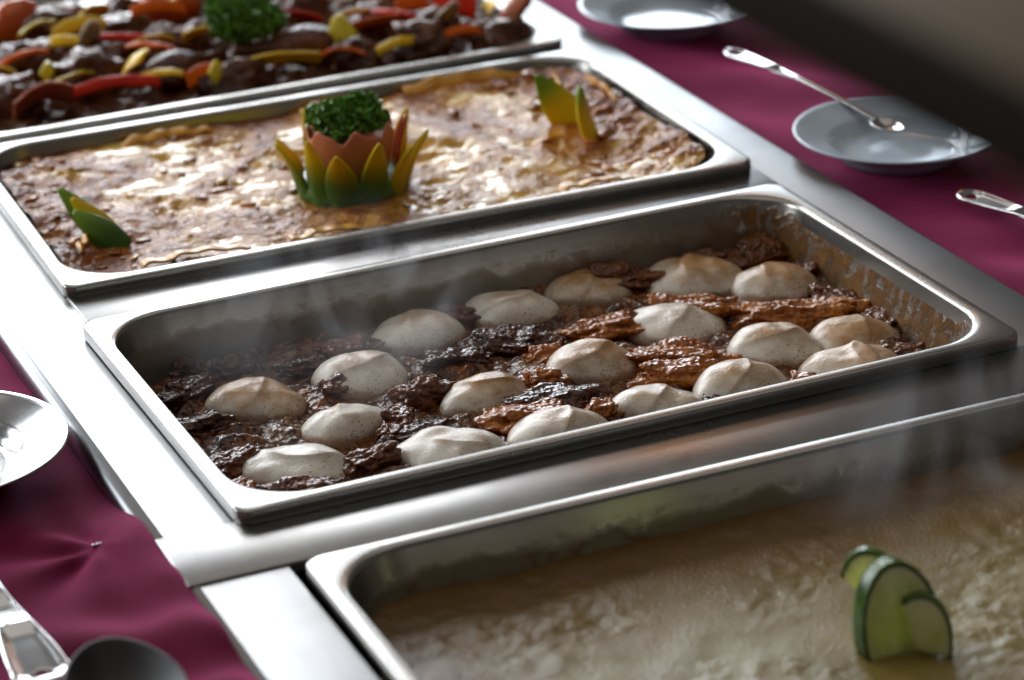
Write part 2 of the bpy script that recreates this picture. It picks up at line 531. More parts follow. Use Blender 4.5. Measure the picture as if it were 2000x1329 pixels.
def m_fruit(name, a, b, dark):
    t = NT(name)
    big = t.noise(40, 4, 0.6, 0.5); mid = t.noise(110, 5, 0.65); fine = t.noise(300, 4, 0.65)
    cl = t.mix(t.ramp(big, [(0.38, 0.0), (0.66, 1.0)]), a, b)
    cl = t.mix(t.ramp(mid, [(0.48, 0.0), (0.70, 0.8)]), cl, dark)
    h = t.bump(t.voro(300, 'SMOOTH_F1'), 0.0026, 0.8)
    h2 = t.bump(fine, 0.0006, 0.5, h)
    t.set(Base_Color=cl, Roughness=0.5, Normal=h2, Specular_IOR_Level=0.1, Coat_Weight=1.0, Coat_IOR=1.40, Coat_Roughness=0.05,
          Subsurface_Weight=0.12, Subsurface_Scale=0.004, Subsurface_Radius=(1.0, 0.35, 0.1))
    t.lk(h2, t.b.inputs['Coat Normal'])
    return t.m


M_fr = {
    'o': m_fruit('glazed_orange_fruit', (0.29, 0.072, 0.003), (0.48, 0.155, 0.006), (0.13, 0.030, 0.003)),
    'b': m_fruit('glazed_brown_fruit', (0.11, 0.026, 0.003), (0.22, 0.060, 0.006), (0.045, 0.011, 0.002)),
    'd': m_fruit('glazed_dark_fruit', (0.045, 0.010, 0.002), (0.11, 0.023, 0.003), (0.020, 0.005, 0.002)),
}


def lump_mesh(L, W, H, seed, rough=0.2, peb=0.06, n=4, flat=0.25, power=0.8):
    bm = bmesh.new()
    bmesh.ops.create_icosphere(bm, subdivisions=n, radius=1.0)
    for v in bm.verts:
        p = v.co.normalized()
        q = Vector((math.copysign(abs(p.x) ** power, p.x), math.copysign(abs(p.y) ** power, p.y), math.copysign(abs(p.z) ** power, p.z)))
        d = 1 + rough * fbm((p.x * 1.5 + seed * 7.1, p.y * 1.2 + seed, p.z * 1.5), 3) + peb * fbm((p.x * L * 110 + seed, p.y * W * 110, p.z * H * 220), 2)
        v.co = Vector((q.x * L / 2 * d, q.y * W / 2 * d, max(q.z, -flat) * H * d))
    me = bpy.data.meshes.new('lump')
    bm.to_mesh(me); bm.free()
    me.polygons.foreach_set('use_smooth', [True] * len(me.polygons))
    return me


def link(name, me, mat, loc, rot=(0, 0, 0), parent=None):
    if not me.materials: me.materials.append(mat)
    o = bpy.data.objects.new(name, me); col.objects.link(o)
    o.location = loc; o.rotation_euler = rot
    if parent: o.parent = parent
    return o


FRU = [
    (0.3711, 0.3030, 0.0648, -30, 'b', 1.2, 'long brown glazed fruit lump against the far wall behind the small meringue'),
    (0.4425, 0.3040, 0.0320, -10, 'b', 1.0, 'short brown fruit lump at the far wall above the white-faced meringue'),
    (0.4847, 0.2950, 0.0505, 5, 'b', 1.2, 'brown fruit wedge tilted up in the far right pan corner'),
    (0.3971, 0.2254, 0.0763, -30, 'o', 1.1, 'long orange fruit lump behind the wide golden meringue'),
    (0.4578, 0.1838, 0.0731, -14, 'o', 1.2, 'largest orange fruit slice, between the two joined meringue pairs on the right'),
    (0.4928, 0.1947, 0.0374, -55, 'b', 1.0, 'frothy brown fruit lump beside the right crusted wall'),
    (0.3303, 0.2255, 0.0570, -10, 'o', 1.0, 'orange fruit lump left of the wide golden meringue'),
    (0.2618, 0.2382, 0.0545, -28, 'd', 1.0, 'nearly black glazed lump in front of the second back meringue'),
    (0.2493, 0.2990, 0.0342, -33, 'b', 0.9, 'brown fruit lump between the two leftmost back-row meringues'),
    (0.2215, 0.2269, 0.0437, -15, 'd', 0.9, 'dark brown lump in front of the leftmost back-row meringue'),
    (0.1580, 0.2752, 0.0521, -17, 'b', 1.0, 'brown fruit lump left of the back-row meringues in the steam'),
    (0.1248, 0.2623, 0.0360, -18, 'd', 0.9, 'dark lump behind the leftmost meringue'),
    (0.3513, 0.1576, 0.0639, -33, 'o', 1.1, 'orange fruit lump in front of the wide golden meringue'),
    (0.3365, 0.1351, 0.0524, -22, 'o', 1.0, 'orange fruit lump behind the cinnamon-specked near-rim meringue'),
    (0.2544, 0.1647, 0.0300, -23, 'o', 1.0, 'orange lump touching the left side of the pointed meringue'),
    (0.2748, 0.2032, 0.0300, -5, 'o', 0.9, 'amber lump behind the left side of the pointed meringue'),
    (0.1792, 0.1861, 0.0320, -6, 'b', 1.2, 'red-brown lump left of the round central meringue'),
    (0.2503, 0.1342, 0.0578, -13, 'd', 0.9, 'dark glazed lump right of the round central meringue'),
    (0.2255, 0.1190, 0.0508, -12, 'o', 0.9, 'long orange-brown lump in front of the round central meringue'),
    (0.2670, 0.0990, 0.0270, -28, 'o', 1.1, 'small bright orange lump at the near rim between two meringues'),
    (0.1462, 0.1523, 0.0364, 44, 'b', 1.0, 'brown lump right of the brown-speckled meringue'),
    (0.1123, 0.1062, 0.0367, 16, 'b', 1.1, 'brown lump right of the near left corner meringue'),
    (0.0589, 0.0841, 0.0477, -19, 'b', 1.0, 'brown lump under the near rim in front of the corner meringue'),
    (0.0357, 0.1436, 0.0371, 34, 'b', 1.0, 'red-brown lump left of the near left corner meringue'),
    (0.0240, 0.1066, 0.0200, -39, 'o', 0.8, 'small orange lump in the rounded near left pan corner'),
    (0.0299, 0.2067, 0.0397, 1, 'd', 0.9, 'dark lump by the left pan wall below the leftmost meringue'),
    (0.0421, 0.2637, 0.0478, 21, 'd', 1.0, 'dark lump by the left pan wall above the leftmost meringue'),
    (0.0785, 0.2829, 0.0354, -3, 'd', 1.0, 'dark lump near the far wall at the shadowed left end'),
    (0.1599, 0.1271, 0.0396, -11, 'd', 0.8, 'dark lump behind the second near-rim meringue'),
    (0.4832, 0.0895, 0.0376, -28, 'b', 1.0, 'smooth brown lump right of the cinnamon-dusted meringue'),
    (0.4037, 0.0776, 0.0260, -25, 'o', 0.9, 'small orange lump left of the cinnamon-dusted meringue at the rim'),
    (0.3370, 0.0755, 0.0180, -6, 'd', 0.9, 'tiny dark lump at the near rim between two meringues on the right'),
    (0.1383, 0.2296, 0.0310, 40, 'b', 0.9, 'brown lump left of the crested meringue'),
    (0.4974, 0.1465, 0.0430, -97, 'b', 0.7, 'low brown lump along the foot of the right wall'),
    (0.0548, 0.2980, 0.0254, 1, 'd', 0.9, 'small dark lump in the far left pan corner'),
    (0.4960, 0.2491, 0.0240, -74, 'b', 0.8, 'small brown lump in the far right beside the joined meringue'),
]
for i, (x, y, L, a, k, hs, lb) in enumerate(FRU):
    W = min(max(0.55 * L, 0.020), 0.030)
    me = lump_mesh(L * 1.05, W, 0.0092 * hs, i + 1.3, 0.55, 0.06, 5, 0.5)
    o = link('glazed_fruit_lump', me, M_fr[k], (x, y, P3[3] + ZS + 0.0015), (0, 0, R(a)))
    tag(o, lb, 'fruit', 'glazed fruit lumps in the pudding')


# ------------------------------------------------------------------ pan 2: lasagne
def m_lasagne():
    t = NT('cheesy_lasagne_top')
    big = t.noise(11, 5, 0.62, 0.9); mid = t.noise(60, 5, 0.65, 0.6); fine = t.noise(220, 4, 0.65)
    o = t.xyz()
    rim = t.math('MAXIMUM', t.maprange(o[0], 0.43, 0.50), t.maprange(o[0], 0.10, 0.03))
    f = t.math('ADD', t.math('MULTIPLY', big, 0.66), t.math('MULTIPLY', mid, 0.34))
    f = t.math('SUBTRACT', f, t.math('MULTIPLY', rim, 0.07))
    cl = t.ramp(f, [(0.38, (0.17, 0.036, 0.002)), (0.46, (0.37, 0.112, 0.006)), (0.52, (0.52, 0.24, 0.022)), (0.62, (0.62, 0.40, 0.085))])
    sauce = t.ramp(f, [(0.42, 1.0), (0.53, 0.15)])
    cl = t.mix(t.math('MULTIPLY', t.ramp(fine, [(0.56, 0.0), (0.70, 0.6)]), sauce), cl, (0.30, 0.09, 0.025))
    h = t.bump(t.math('MULTIPLY', mid, sauce), 0.0055, 0.8)
    h = t.bump(t.math('MULTIPLY', fine, sauce), 0.0018, 0.8, h)
    t.set(Base_Color=cl, Roughness=0.16, Normal=h, Specular_IOR_Level=0.36)
    return t.m


def las_h(x, y):
    q = 0.22 + 0.95 * max(sstep(0.40, 0.50, x), sstep(0.11, 0.03, x), 0.7 * sstep(0.05, 0.35, -fbm((x * 15, y * 17, 9.0), 3)))
    h = 0.0055 * fbm((x * 15, y * 17, 9.0), 3) + 0.0028 * fbm((x * 62, y * 62, 4.0), 3) * q
    h += 0.0014 * abs(pn(x * 190, y * 190, 2.0)) * q
    h += 0.004 * math.exp(-max(PL - 0.0165 - x, 0) / 0.05) + 0.003 * math.exp(-max(y - 0.0165, 0) / 0.02)
    return h


las = surface('lasagne', P2, -0.010, 360, 220, las_h, m_lasagne())
tag(las, 'baked lasagne with glossy cream and reddish meat sauce filling the second pan', 'lasagne')
M_bit = [plain('meat_sauce_bit', (0.26, 0.075, 0.010), 0.22), plain('orange_sauce_bit', (0.50, 0.16, 0.012), 0.22), plain('cream_bit', (0.56, 0.36, 0.12), 0.25)]
M_noodle = plain('browned_pasta', (0.62, 0.30, 0.040), 0.3, Specular_IOR_Level=0.3)
# crumbs of sauce baked into the top: uncountable
rng = random.Random(5)
for mi, cnt in ((0, 60), (1, 80), (2, 10)):
    vs, fs = [], []
    for k in range(cnt):
        edge = rng.random() < 0.35
        x = rng.uniform(0.022, PL - 0.022); y = rng.uniform(0.022, PW - 0.022)
        if edge: x = rng.choice((rng.uniform(0.022, 0.08), rng.uniform(PL - 0.1, PL - 0.022)))
        if mi < 2 and fbm((x * 15, y * 17, 9.0), 3) > 0.05 and not edge and rng.random() < 0.8: continue
        s = rng.uniform(0.0014, 0.0050); a = rng.uniform(0, 6.28); st = rng.uniform(1.0, 2.2)
        z = -0.010 + las_h(x, y) + s * 0.15
        b0 = len(vs)
        for i in range(4):
            la = [-0.5, 0.25, 0.8, 1.25][i]
            for j in range(8):
                th = 2 * math.pi * j / 8
                w = 1 + 0.95 * pn(math.cos(th) + k * 1.7, math.sin(th), i * 0.6 + mi)
                r = s * math.cos(la) * w
                lx, ly = r * st * math.cos(th), r * math.sin(th)
                vs.append((x + lx * math.cos(a) - ly * math.sin(a), y + lx * math.sin(a) + ly * math.cos(a), z + s * 0.38 * math.sin(la) * w))
        for i in range(3):
            for j in range(8):
                a0 = b0 + i * 8 + j; a1 = b0 + i * 8 + (j + 1) % 8
                fs.append((a0, a1, a1 + 8, a0 + 8))
        fs.append(tuple(b0 + 24 + j for j in range(8)))
    o = mk('sauce_crumbs', vs, fs, M_bit[mi], las, True)
    o['kind'] = 'stuff'
# ruffled pasta edges
for k, (x0, y0, x1, y1, h) in enumerate([(0.060, 0.0190, 0.15, 0.0185, 0.013), (0.17, 0.0190, 0.235, 0.0185, 0.011), (0.36, 0.3035, 0.47, 0.3040, 0.015),
                                         (0.27, 0.303, 0.34, 0.304, 0.010), (0.12, 0.302, 0.20, 0.3035, 0.008), (0.38, 0.019, 0.45, 0.0185, 0.011),
                                         (0.03, 0.075, 0.062, 0.13, 0.010), (0.505, 0.20, 0.508, 0.28, 0.012), (0.475, 0.24, 0.49, 0.30, 0.010)]):
    n = 26; v = []
    for i in range(n):
        q = i / (n - 1)
        x = x0 + (x1 - x0) * q; y = y0 + (y1 - y0) * q + 0.003 * math.sin(q * 19 + k) * 0.6
        for j in range(4):
            b = j / 3
            v.append((x + 0.0012 * math.sin(q * 30 + j), y + (-0.002 if y0 > 0.1 else 0.003) * b * 4 + 0.002 * pn(q * 6, k, j), -0.012 + h * math.sin(math.pi * min(1, 0.12 + q * 0.9)) ** 0.5 * (1 - b * (0.5 if y0 > 0.1 else 0.12)) + 0.0012 * math.sin(q * 25 + k)))
    o = mk('pasta_edge', v, grid_faces(n, 4), M_noodle, las, True)
    solid(o, 0.0022, 0); subsurf(o, 1)


# peppers -----------------------------------------------------------
def m_pepper(name, skin_lo, skin_hi, flesh, z0, z1):
    """waxy skin turning from one colour to the other along the piece's own length (local z)"""
    t = NT(name)
    o = t.xyz()
    n1 = t.noise(45, 4)
    f = t.maprange(t.math('ADD', o[2], t.math('MULTIPLY', t.math('SUBTRACT', n1, 0.5), 0.016)), z0, z1)
    cl = t.mix(f, skin_lo, skin_hi)
    cl = t.mix(t.ramp(n1, [(0.55, 0.0), (0.75, 0.4)]), cl, flesh)
    t.set(Base_Color=cl, Roughness=0.30, Specular_IOR_Level=0.3, Subsurface_Weight=0.12, Subsurface_Scale=0.004, Subsurface_Radius=(1.0, 0.8, 0.2),
          Normal=t.bump(t.noise(160, 3), 0.0004, 0.5))
    return t.m


GRN, YEL, FLE = (0.060, 0.17, 0.016), (0.74, 0.53, 0.010), (0.62, 0.56, 0.09)
M_petal = m_pepper('pepper_green_to_yellow', GRN, YEL, FLE, 0.016, 0.046)
M_petal_y = m_pepper('pepper_yellow', (0.28, 0.26, 0.014), YEL, FLE, 0.0, 0.030)
M_leaf_g = m_pepper('pepper_yellow_to_green', YEL, (0.16, 0.34, 0.022), FLE, 0.020, 0.050)
M_leaf_d = m_pepper('pepper_dark_green', (0.05, 0.12, 0.014), (0.20, 0.36, 0.03), FLE, 0.012, 0.050)


def petal_mesh(w, h, bend, thick, cup=0.35, point=0.75):
    """pointed tongue standing up local z, curving towards local +x, hollow side -x"""
    nu, nv = 14, 9; v = []
    for i in range(nu):
        q = i / (nu - 1)
        hw = w / 2 * (0.62 + 0.75 * q * (1 - q) * 1.6) * (1 - q ** 2.2) ** point + 0.0006
        for j in range(nv):
            s = j / (nv - 1) * 2 - 1
            v.append((bend * q * q - cup * hw * (s * s), hw * s, h * q))
    me = bpy.data.meshes.new('petal')
    me.from_pydata(v, [], grid_faces(nu, nv))
    me.polygons.foreach_set('use_smooth', [True] * len(me.polygons))
    return me


def petal(name, me, mat, loc, rz, tilt, parent):
    o = link(name, me, mat, (0, 0, 0), (0, 0, 0), parent)
    o.matrix_local = Matrix.Translation(loc) @ Matrix.Rotation(rz, 4, 'Z') @ Matrix.Rotation(tilt, 4, 'Y')
    solid(o, 0.0035, 0); subsurf(o, 1); bevel(o, 0.0006, 1)
    return o


fx, fy = 0.252, 0.506
FZ = P2[3] - 0.012
flower = empty('pepper_flower', (fx, fy, FZ))
tag(flower, 'pepper flower garnish with green and yellow petals round a tomato cup', 'garnish')
pr = random.Random(3)
pm = [petal_mesh(0.030, 0.050, 0.009, 0.003), petal_mesh(0.025, 0.056, 0.005, 0.003), petal_mesh(0.023, 0.043, 0.009, 0.003)]
for k in range(11):
    a = R(-118 + k * 360 / 11 + pr.uniform(-5, 5))
    me = pm[k % 3]
    mt = M_petal_y if k in (2, 3, 4, 5, 8) else M_petal
    me2 = me.copy()
    petal('petal', me2, mt, (0.040 * math.cos(a), 0.040 * math.sin(a), 0.0), a, R(pr.uniform(4, 13)), flower)
# base disc the petals grow from
v, f = loft([[(r * math.cos(2 * math.pi * j / 28), r * math.sin(2 * math.pi * j / 28), z) for j in range(28)] for r, z in ((0.030, -0.004), (0.039, 0.0), (0.042, 0.006), (0.041, 0.014), (0.036, 0.016), (0.02, 0.014))])
mk('pepper_base', v, f, M_petal, flower)


def m_tomato():
    t = NT('salmon_tomato_flesh'); n1 = t.noise(50, 4)
    cl = t.mix(n1, (0.48, 0.13, 0.065), (0.66, 0.24, 0.13))
    t.set(Base_Color=cl, Roughness=0.35, Subsurface_Weight=0.2, Subsurface_Scale=0.005, Normal=t.bump(t.noise(120, 4), 0.0008, 0.5))
    return t.m


M_tom = m_tomato()
M_tomr = plain('red_tomato_skin', (0.50, 0.06, 0.012), 0.25)
loops = []
for (r, z) in ((0.020, 0.006), (0.026, 0.012), (0.030, 0.028), (0.0325, 0.044), (0.034, 0.054), (0.031, 0.053), (0.029, 0.040), (0.02, 0.034)):
    lp = []
    for j in range(48):
        th = 2 * math.pi * j / 48
        jag = 0.0045 * (math.sin(7 * th + 1) + 0.6 * math.sin(13 * th)) * (1 if z > 0.042 else 0)
        lp.append((r * math.cos(th), r * math.sin(th), z + jag))
    loops.append(lp)
v, f = loft(loops)
subsurf(mk('tomato_cup', v, f, M_tom, flower), 1)
petal('tomato_wedge', petal_mesh(0.026, 0.044, 0.004, 0.003, 0.3, 0.5), M_tomr, (0.034, -0.006, 0.012), R(-15), R(6), flower)


def m_parsley():
    t = NT('curly_parsley'); n1 = t.noise(120, 3); n2 = t.noise(400, 2)
    cl = t.mix(n1, (0.05, 0.15, 0.016), (0.17, 0.40, 0.04))
    t.set(Base_Color=cl, Roughness=0.30, Normal=t.bump(n2, 0.0006, 0.6), Subsurface_Weight=0.0)
    return t.m


M_par = m_parsley()


def parsley(loc, rx, ry, rz, n, seed, label):
    g = random.Random(seed)
    root = empty('parsley_sprig', loc)
    tag(root, label, 'parsley')
    vs, fs = [], []
    lobes = [(g.uniform(-.55, .55), g.uniform(-.55, .55), g.uniform(0.0, .75), g.uniform(.35, .6)) for _ in range(11)]
    for k in range(n):
        lx, ly, lz, lr = g.choice(lobes)
        d = Vector((g.gauss(0, 1), g.gauss(0, 1), g.gauss(0.2, 1))).normalized() * lr * g.uniform(0.65, 1.0)
        c = Vector(((lx + d.x) * rx, (ly + d.y) * ry, max(lz + d.z, -0.15) * rz + rz * 0.25))
        s = g.uniform(0.0022, 0.0045)
        n0 = (d + Vector((g.gauss(0, .5), g.gauss(0, .5), g.gauss(0, .5)))).normalized()
        u = n0.orthogonal().normalized(); w = n0.cross(u)
        b0 = len(vs)
        ph = g.uniform(0, 6.28)
        vs.append(c)
        for j in range(7):
            th = 2 * math.pi * j / 7 + ph
            vs.append(c + s * (u * math.cos(th) + w * math.sin(th)) + n0 * s * 0.65 * (1 if j % 2 else -0.4))
        for j in range(7):
            fs.append((b0, b0 + 1 + j, b0 + 1 + (j + 1) % 7))
    o = mk('leaves', vs, fs, M_par, root, False)
    # stalk
    v, f = loft([[(0.0016 * math.cos(a) + q * 0.002, 0.0016 * math.sin(a), -0.008 + q * rz) for a in np.linspace(0, 6.283, 7)[:-1]] for q in (0, .5, 1)])
    mk('stalk', v, f, M_par, root)
    return root


parsley((fx - 0.002, fy + 0.004, FZ + 0.044), 0.030, 0.026, 0.020, 1500, 4, 'small curly parsley tuft in the pepper flower')

# side garnishes of pepper slices on the lasagne
g1 = empty('pepper_garnish', (0.458, 0.535, FZ))
tag(g1, 'two pepper slices standing at the right end of the lasagne', 'garnish')
def slice_to(parent, w, base, lean, rise, mat, bend=0.006, point=0.75, face=0.5):
    """pepper slice rising from base (local), leaning along the counter's cross direction"""
    rxv = Vector((0.917, -0.398, 0)); fv = Vector((-0.398, -0.917, 0))
    zz = (rxv * lean + fv * (-0.006) + Vector((0, 0, rise)))
    Ln = zz.length; zz = zz.normalized()
    xx = (rxv * face + fv * (1 - abs(face))); xx = (xx - zz * xx.dot(zz)).normalized()
    yy = zz.cross(xx)
    o = link('pepper_slice', petal_mesh(w, Ln, bend, .003, .3, point), mat, (0, 0, 0), (0, 0, 0), parent)
    o.matrix_local = Matrix(((xx.x, yy.x, zz.x, base[0]), (xx.y, yy.y, zz.y, base[1]), (xx.z, yy.z, zz.z, base[2]), (0, 0, 0, 1)))
    solid(o, 0.0045, 0); subsurf(o, 1); bevel(o, 0.0006, 1)
    return o


slice_to(g1, 0.034, (0.002, 0.016, -0.002), -0.034, 0.046, M_leaf_g, 0.004, 0.8, 0.25)
slice_to(g1, 0.020, (-0.001, -0.022, -0.002), -0.018, 0.045, M_leaf_g, 0.008, 0.6, 0.6)
g2 = empty('pepper_garnish', (0.055, 0.487, FZ))
tag(g2, 'fan of three green and yellow pepper slices at the left end of the lasagne', 'garnish')
slice_to(g2, 0.026, (0.010, -0.010, -0.002), -0.036, 0.030, M_leaf_d, -0.010, 0.8, 0.35)
slice_to(g2, 0.024, (0.008, 0.004, -0.002), -0.030, 0.036, M_petal_y, -0.008, 0.8, 0.35)
slice_to(g2, 0.022, (0.006, 0.016, -0.002), -0.034, 0.040, M_leaf_d, -0.010, 0.8, 0.35)

# ------------------------------------------------------------------ pan 1: chicken with peppers
def m_chicken():
    t = NT('dark_glazed_chicken')
    big = t.noise(30, 5, 0.6, 0.4); mid = t.noise(110, 4, 0.6)
    cl = t.ramp(big, [(0.33, (0.035, 0.010, 0.005)), (0.52, (0.12, 0.034, 0.012)), (0.70, (0.26, 0.09, 0.030))])
    h = t.bump(mid, 0.0035, 0.7); h = t.bump(big, 0.004, 0.5, h)
    t.set(Base_Color=cl, Roughness=0.13, Normal=h, Specular_IOR_Level=0.38)
    return t.m


M_chk = m_chicken()
M_gravy = plain('dark_gravy', (0.085, 0.028, 0.010), 0.3, Specular_IOR_Level=0.2)
M_str = {'y': m_pepper('yellow_pepper_strip', (0.78, 0.46, 0.006), (0.85, 0.56, 0.010), (0.8, 0.55, 0.03), 0, .01),
         'r': plain('red_pepper_strip', (0.55, 0.025, 0.008), 0.28, Specular_IOR_Level=0.10), 'o': plain('orange_pepper_strip', (0.70, 0.12, 0.008), 0.28, Specular_IOR_Level=0.10),
         'g': m_pepper('pale_green_pepper_strip', (0.62, 0.48, 0.012), (0.68, 0.55, 0.03), FLE, 0, .01),
         'p': M_tom, 'c': plain('pale_onion', (0.60, 0.52, 0.40), 0.3)}


def gr_h(x, y):
    return 0.010 * fbm((x * 45, y * 45, 2.0), 3)


gravy = surface('gravy', P1, -0.018, 150, 95, gr_h, M_gravy)
tag(gravy, 'dark glossy gravy under the chicken in the farthest pan', 'gravy')
ZC = P1[3] - 0.014
CH = [  # x, y, L, W, H, angle, label
    (0.168, 1.020, .052, .034, .020, -10, 'dark chicken piece near the far left edge of the farthest pan'),
    (0.109, 0.922, .050, .036, .022, 20, 'dark chicken piece at the left picture edge, mid pan'),
    (0.205, 0.955, .046, .036, .020, 30, 'shiny chicken piece left of the big parsley'),
    (0.148, 0.866, .050, .036, .020, 15, 'wet chicken piece above the long red strip'),
    (0.362, 0.925, .046, .040, .026, 0, 'rounded dark chicken piece right of the big parsley'),
    (0.080, 0.848, .040, .032, .018, 40, 'dark chicken piece at the left picture edge near the rim'),
    (0.425, 0.806, .044, .030, .018, -20, 'dark chicken piece at the near rim, right half of the pan'),
    (0.368, 0.806, .038, .028, .016, 10, 'small chicken piece beside the pale pepper ring at the near rim'),
    (0.495, 0.786, .040, .030, .017, -30, 'dark chicken piece at the near right pan corner'),
    (0.245, 0.922, .044, .034, .018, -20, 'chicken piece in front of the big parsley on its left'),
    (0.410, 0.880, .046, .036, .020, 15, 'chicken piece under the long yellow strip at upper right'),
    (0.440, 0.960, .046, .034, .020, -15, 'chicken piece at the far right wall of the farthest pan'),
    (0.255, 0.800, .050, .026, .014, -8, 'low wet chicken piece at the near rim left of the long yellow strip'),
    (0.330, 0.990, .046, .034, .019, 5, 'chicken piece behind the big parsley on its right'),
    (0.215, 1.010, .042, .032, .018, 25, 'chicken piece behind the yellow strips at the far wall'),
    (0.455, 0.845, .040, .030, .016, 0, 'chicken piece by the red pepper curl on the right'),
    (0.175, 0.905, .042, .030, .016, -25, 'chicken piece above the short red strip on the left'),
]
for i, (x, y, L, W, H, a, lb) in enumerate(CH):
    o = link('chicken_piece', lump_mesh(L * 1.2, W * 1.15, H * 1.15, i + 20.5, 0.40, 0.05, 4, 0.5), M_chk, (x, y, ZC + 0.005), (0, 0, R(a)))
    tag(o, lb, 'chicken', 'glazed chicken pieces in the farthest pan')


def drumstick(x, y, z, a, L, label):
    prof = [(0.0, .0), (.05, .35), (.16, .62), (.32, .74), (.48, .62), (.60, .40), (.72, .24), (.84, .19), (.92, .22), (.97, .24), (1.0, .10)]
    loops = []
    for q, r in prof:
        lp = []
        for j in range(24):
            th = 2 * math.pi * j / 24
            rr = r * L * 0.30 * (1 + 0.16 * pn(q * 5 + x * 40, math.cos(th) * 1.4, math.sin(th) * 1.4)) + 0.0004
            lp.append((q * L - L / 2, rr * math.cos(th), rr * math.sin(th) * 0.9))
        loops.append(lp)
    v, f = loft(loops)
    f = [tuple(reversed(p)) for p in f]
    root = empty('chicken_drumstick', (x, y, z), R(a))
    tag(root, label, 'chicken', 'glazed drumsticks in the farthest pan')
    o = mk('meat', v, f, M_chk, root); subsurf(o, 1)
    return root


drumstick(0.318, 0.838, ZC + 0.014, 160, 0.098, 'large drumstick lying in front of the big parsley')
drumstick(0.228, 0.845, ZC + 0.010, 22, 0.088, 'drumstick with pale bone end, left of the large drumstick')


def strip(x, y, L, w, a, k, arch, lift, label, curl=0.0):
    n, m = 16, 5; v = []
    g = random.Random(x * 991 + y * 77)
    tilt = g.uniform(-0.9, 0.9); curl = g.uniform(-0.006, 0.006); skew = g.uniform(-0.25, 0.25)
    if w < 0.016: L, w, arch = L * 1.2, w * 0.55, arch * 1.1
    for i in range(n):
        q = i / (n - 1) * 2 - 1
        for j in range(m):
            s = j / (m - 1) * 2 - 1
            ww = w / 2 * (1.15 - 0.35 * abs(q) ** 5) * (1 + 0.15 * pn(q * 2 + x * 30, s))
            v.append((q * L / 2, s * ww + curl * (1 - q * q), arch * (1 - (q + skew) ** 2) - 0.0015 * s * s + s * tilt * w + 0.0015 * pn(q * 3 + x * 20, s * 0.5, 3)))
    o = mk('pepper_strip', v, grid_faces(n, m), M_str[k], None, True, (x, y, ZC + lift), R(a))
    solid(o, 0.0026, 0); bevel(o, 0.0005, 1)
    tag(o, label, 'pepper strip', 'pepper strips among the chicken')
    return o


ST = [
    (0.286, 0.797, .074, .012, -14, 'y', .006, .016, 'long yellow pepper strip along the near rim below the large drumstick'),
    (0.240, 0.797, .030, .012, 60, 'g', .005, .016, 'short pale yellow strip at the left end of the long near-rim one'),
    (0.435, 0.908, .075, .013, -32, 'y', .008, .026, 'long yellow strip arching across the upper right of the pan'),
    (0.400, 0.838, .054, .011, 8, 'o', .004, .022, 'thin orange-red strip right of the large drumstick'),
    (0.362, 0.824, .034, .018, 40, 'g', .010, .018, 'pale green curled ring beside the large drumstick'),
    (0.350, 0.792, .034, .012, -20, 'o', .004, .014, 'bright orange chunk at the near rim'),
    (0.478, 0.852, .040, .018, -35, 'r', .010, .022, 'red pepper curl at the right end of the pan'),
    (0.455, 0.822, .026, .018, 20, 'c', .010, .020, 'pale onion piece below the red curl'),
    (0.462, 0.818, .018, .010, 50, 'y', .004, .027, 'small yellow bit on the pale onion piece'),
    (0.519, 0.800, .026, .024, 70, 'p', .016, .022, 'salmon pointed tomato wedge at the near right corner'),
    (0.490, 0.908, .044, .022, 60, 'p', .012, .020, 'salmon tomato wedge against the right wall'),
    (0.154, 0.802, .062, .012, -10, 'r', .004, .016, 'long red strip at the near rim on the left'),
    (0.094, 0.806, .050, .026, -8, 'p', .010, .012, 'salmon tomato slice at the near rim beside the long red strip'),
    (0.192, 0.907, .042, .009, -28, 'r', .003, .024, 'thin red strip on the left under the shiny chicken piece'),
    (0.215, 0.890, .028, .010, -10, 'y', .004, .022, 'yellow bit at the right end of the thin red strip'),
    (0.262, 1.005, .046, .016, -25, 'r', .009, .026, 'red pepper strip behind the big parsley on the left'),
    (0.272, 0.975, .036, .015, 15, 'y', .008, .026, 'yellow pepper slice touching the left of the big parsley'),
    (0.222, 1.030, .024, .020, 0, 'g', .010, .024, 'round pale yellow pepper piece near the far wall'),
    (0.188, 0.985, .036, .014, 35, 'y', .006, .024, 'yellow strip between two dark chicken pieces upper left'),
    (0.136, 0.980, .030, .013, 15, 'g', .005, .022, 'pale green-yellow strip at the left, mid pan'),
    (0.148, 0.918, .028, .012, -20, 'y', .004, .024, 'yellow bit beside a white onion on the left'),
    (0.164, 0.912, .020, .016, 0, 'c', .009, .024, 'small white onion piece on the left'),
    (0.180, 0.838, .026, .016, 60, 'y', .008, .022, 'yellow chunk leaning on the pale-boned drumstick'),
    (0.070, 0.878, .034, .012, -18, 'y', .004, .020, 'yellow strip at the left picture edge'),
    (0.232, 0.800, .030, .012, 10, 'o', .003, .014, 'orange bit at the near rim left of the pale strip'),
    (0.128, 0.838, .040, .011, 30, 'g', .004, .018, 'pale strip between chicken pieces low on the left'),
    (0.385, 0.985, .050, .016, -10, 'y', .012, .030, 'yellow pepper arc over the rounded chicken at the top'),
    (0.360, 1.010, .040, .018, -25, 'o', .008, .026, 'orange pepper piece behind the big parsley on the right'),
    (0.420, 0.935, .030, .018, 20, 'c', .010, .020, 'pale onion wedge under the long arching yellow strip'),
    (0.446, 0.872, .028, .012, 10, 'o', .004, .022, 'orange bit beside the red curl'),
    (0.112, 0.862, .024, .012, 60, 'g', .004, .020, 'pale pepper end near the left tomato slice'),
]
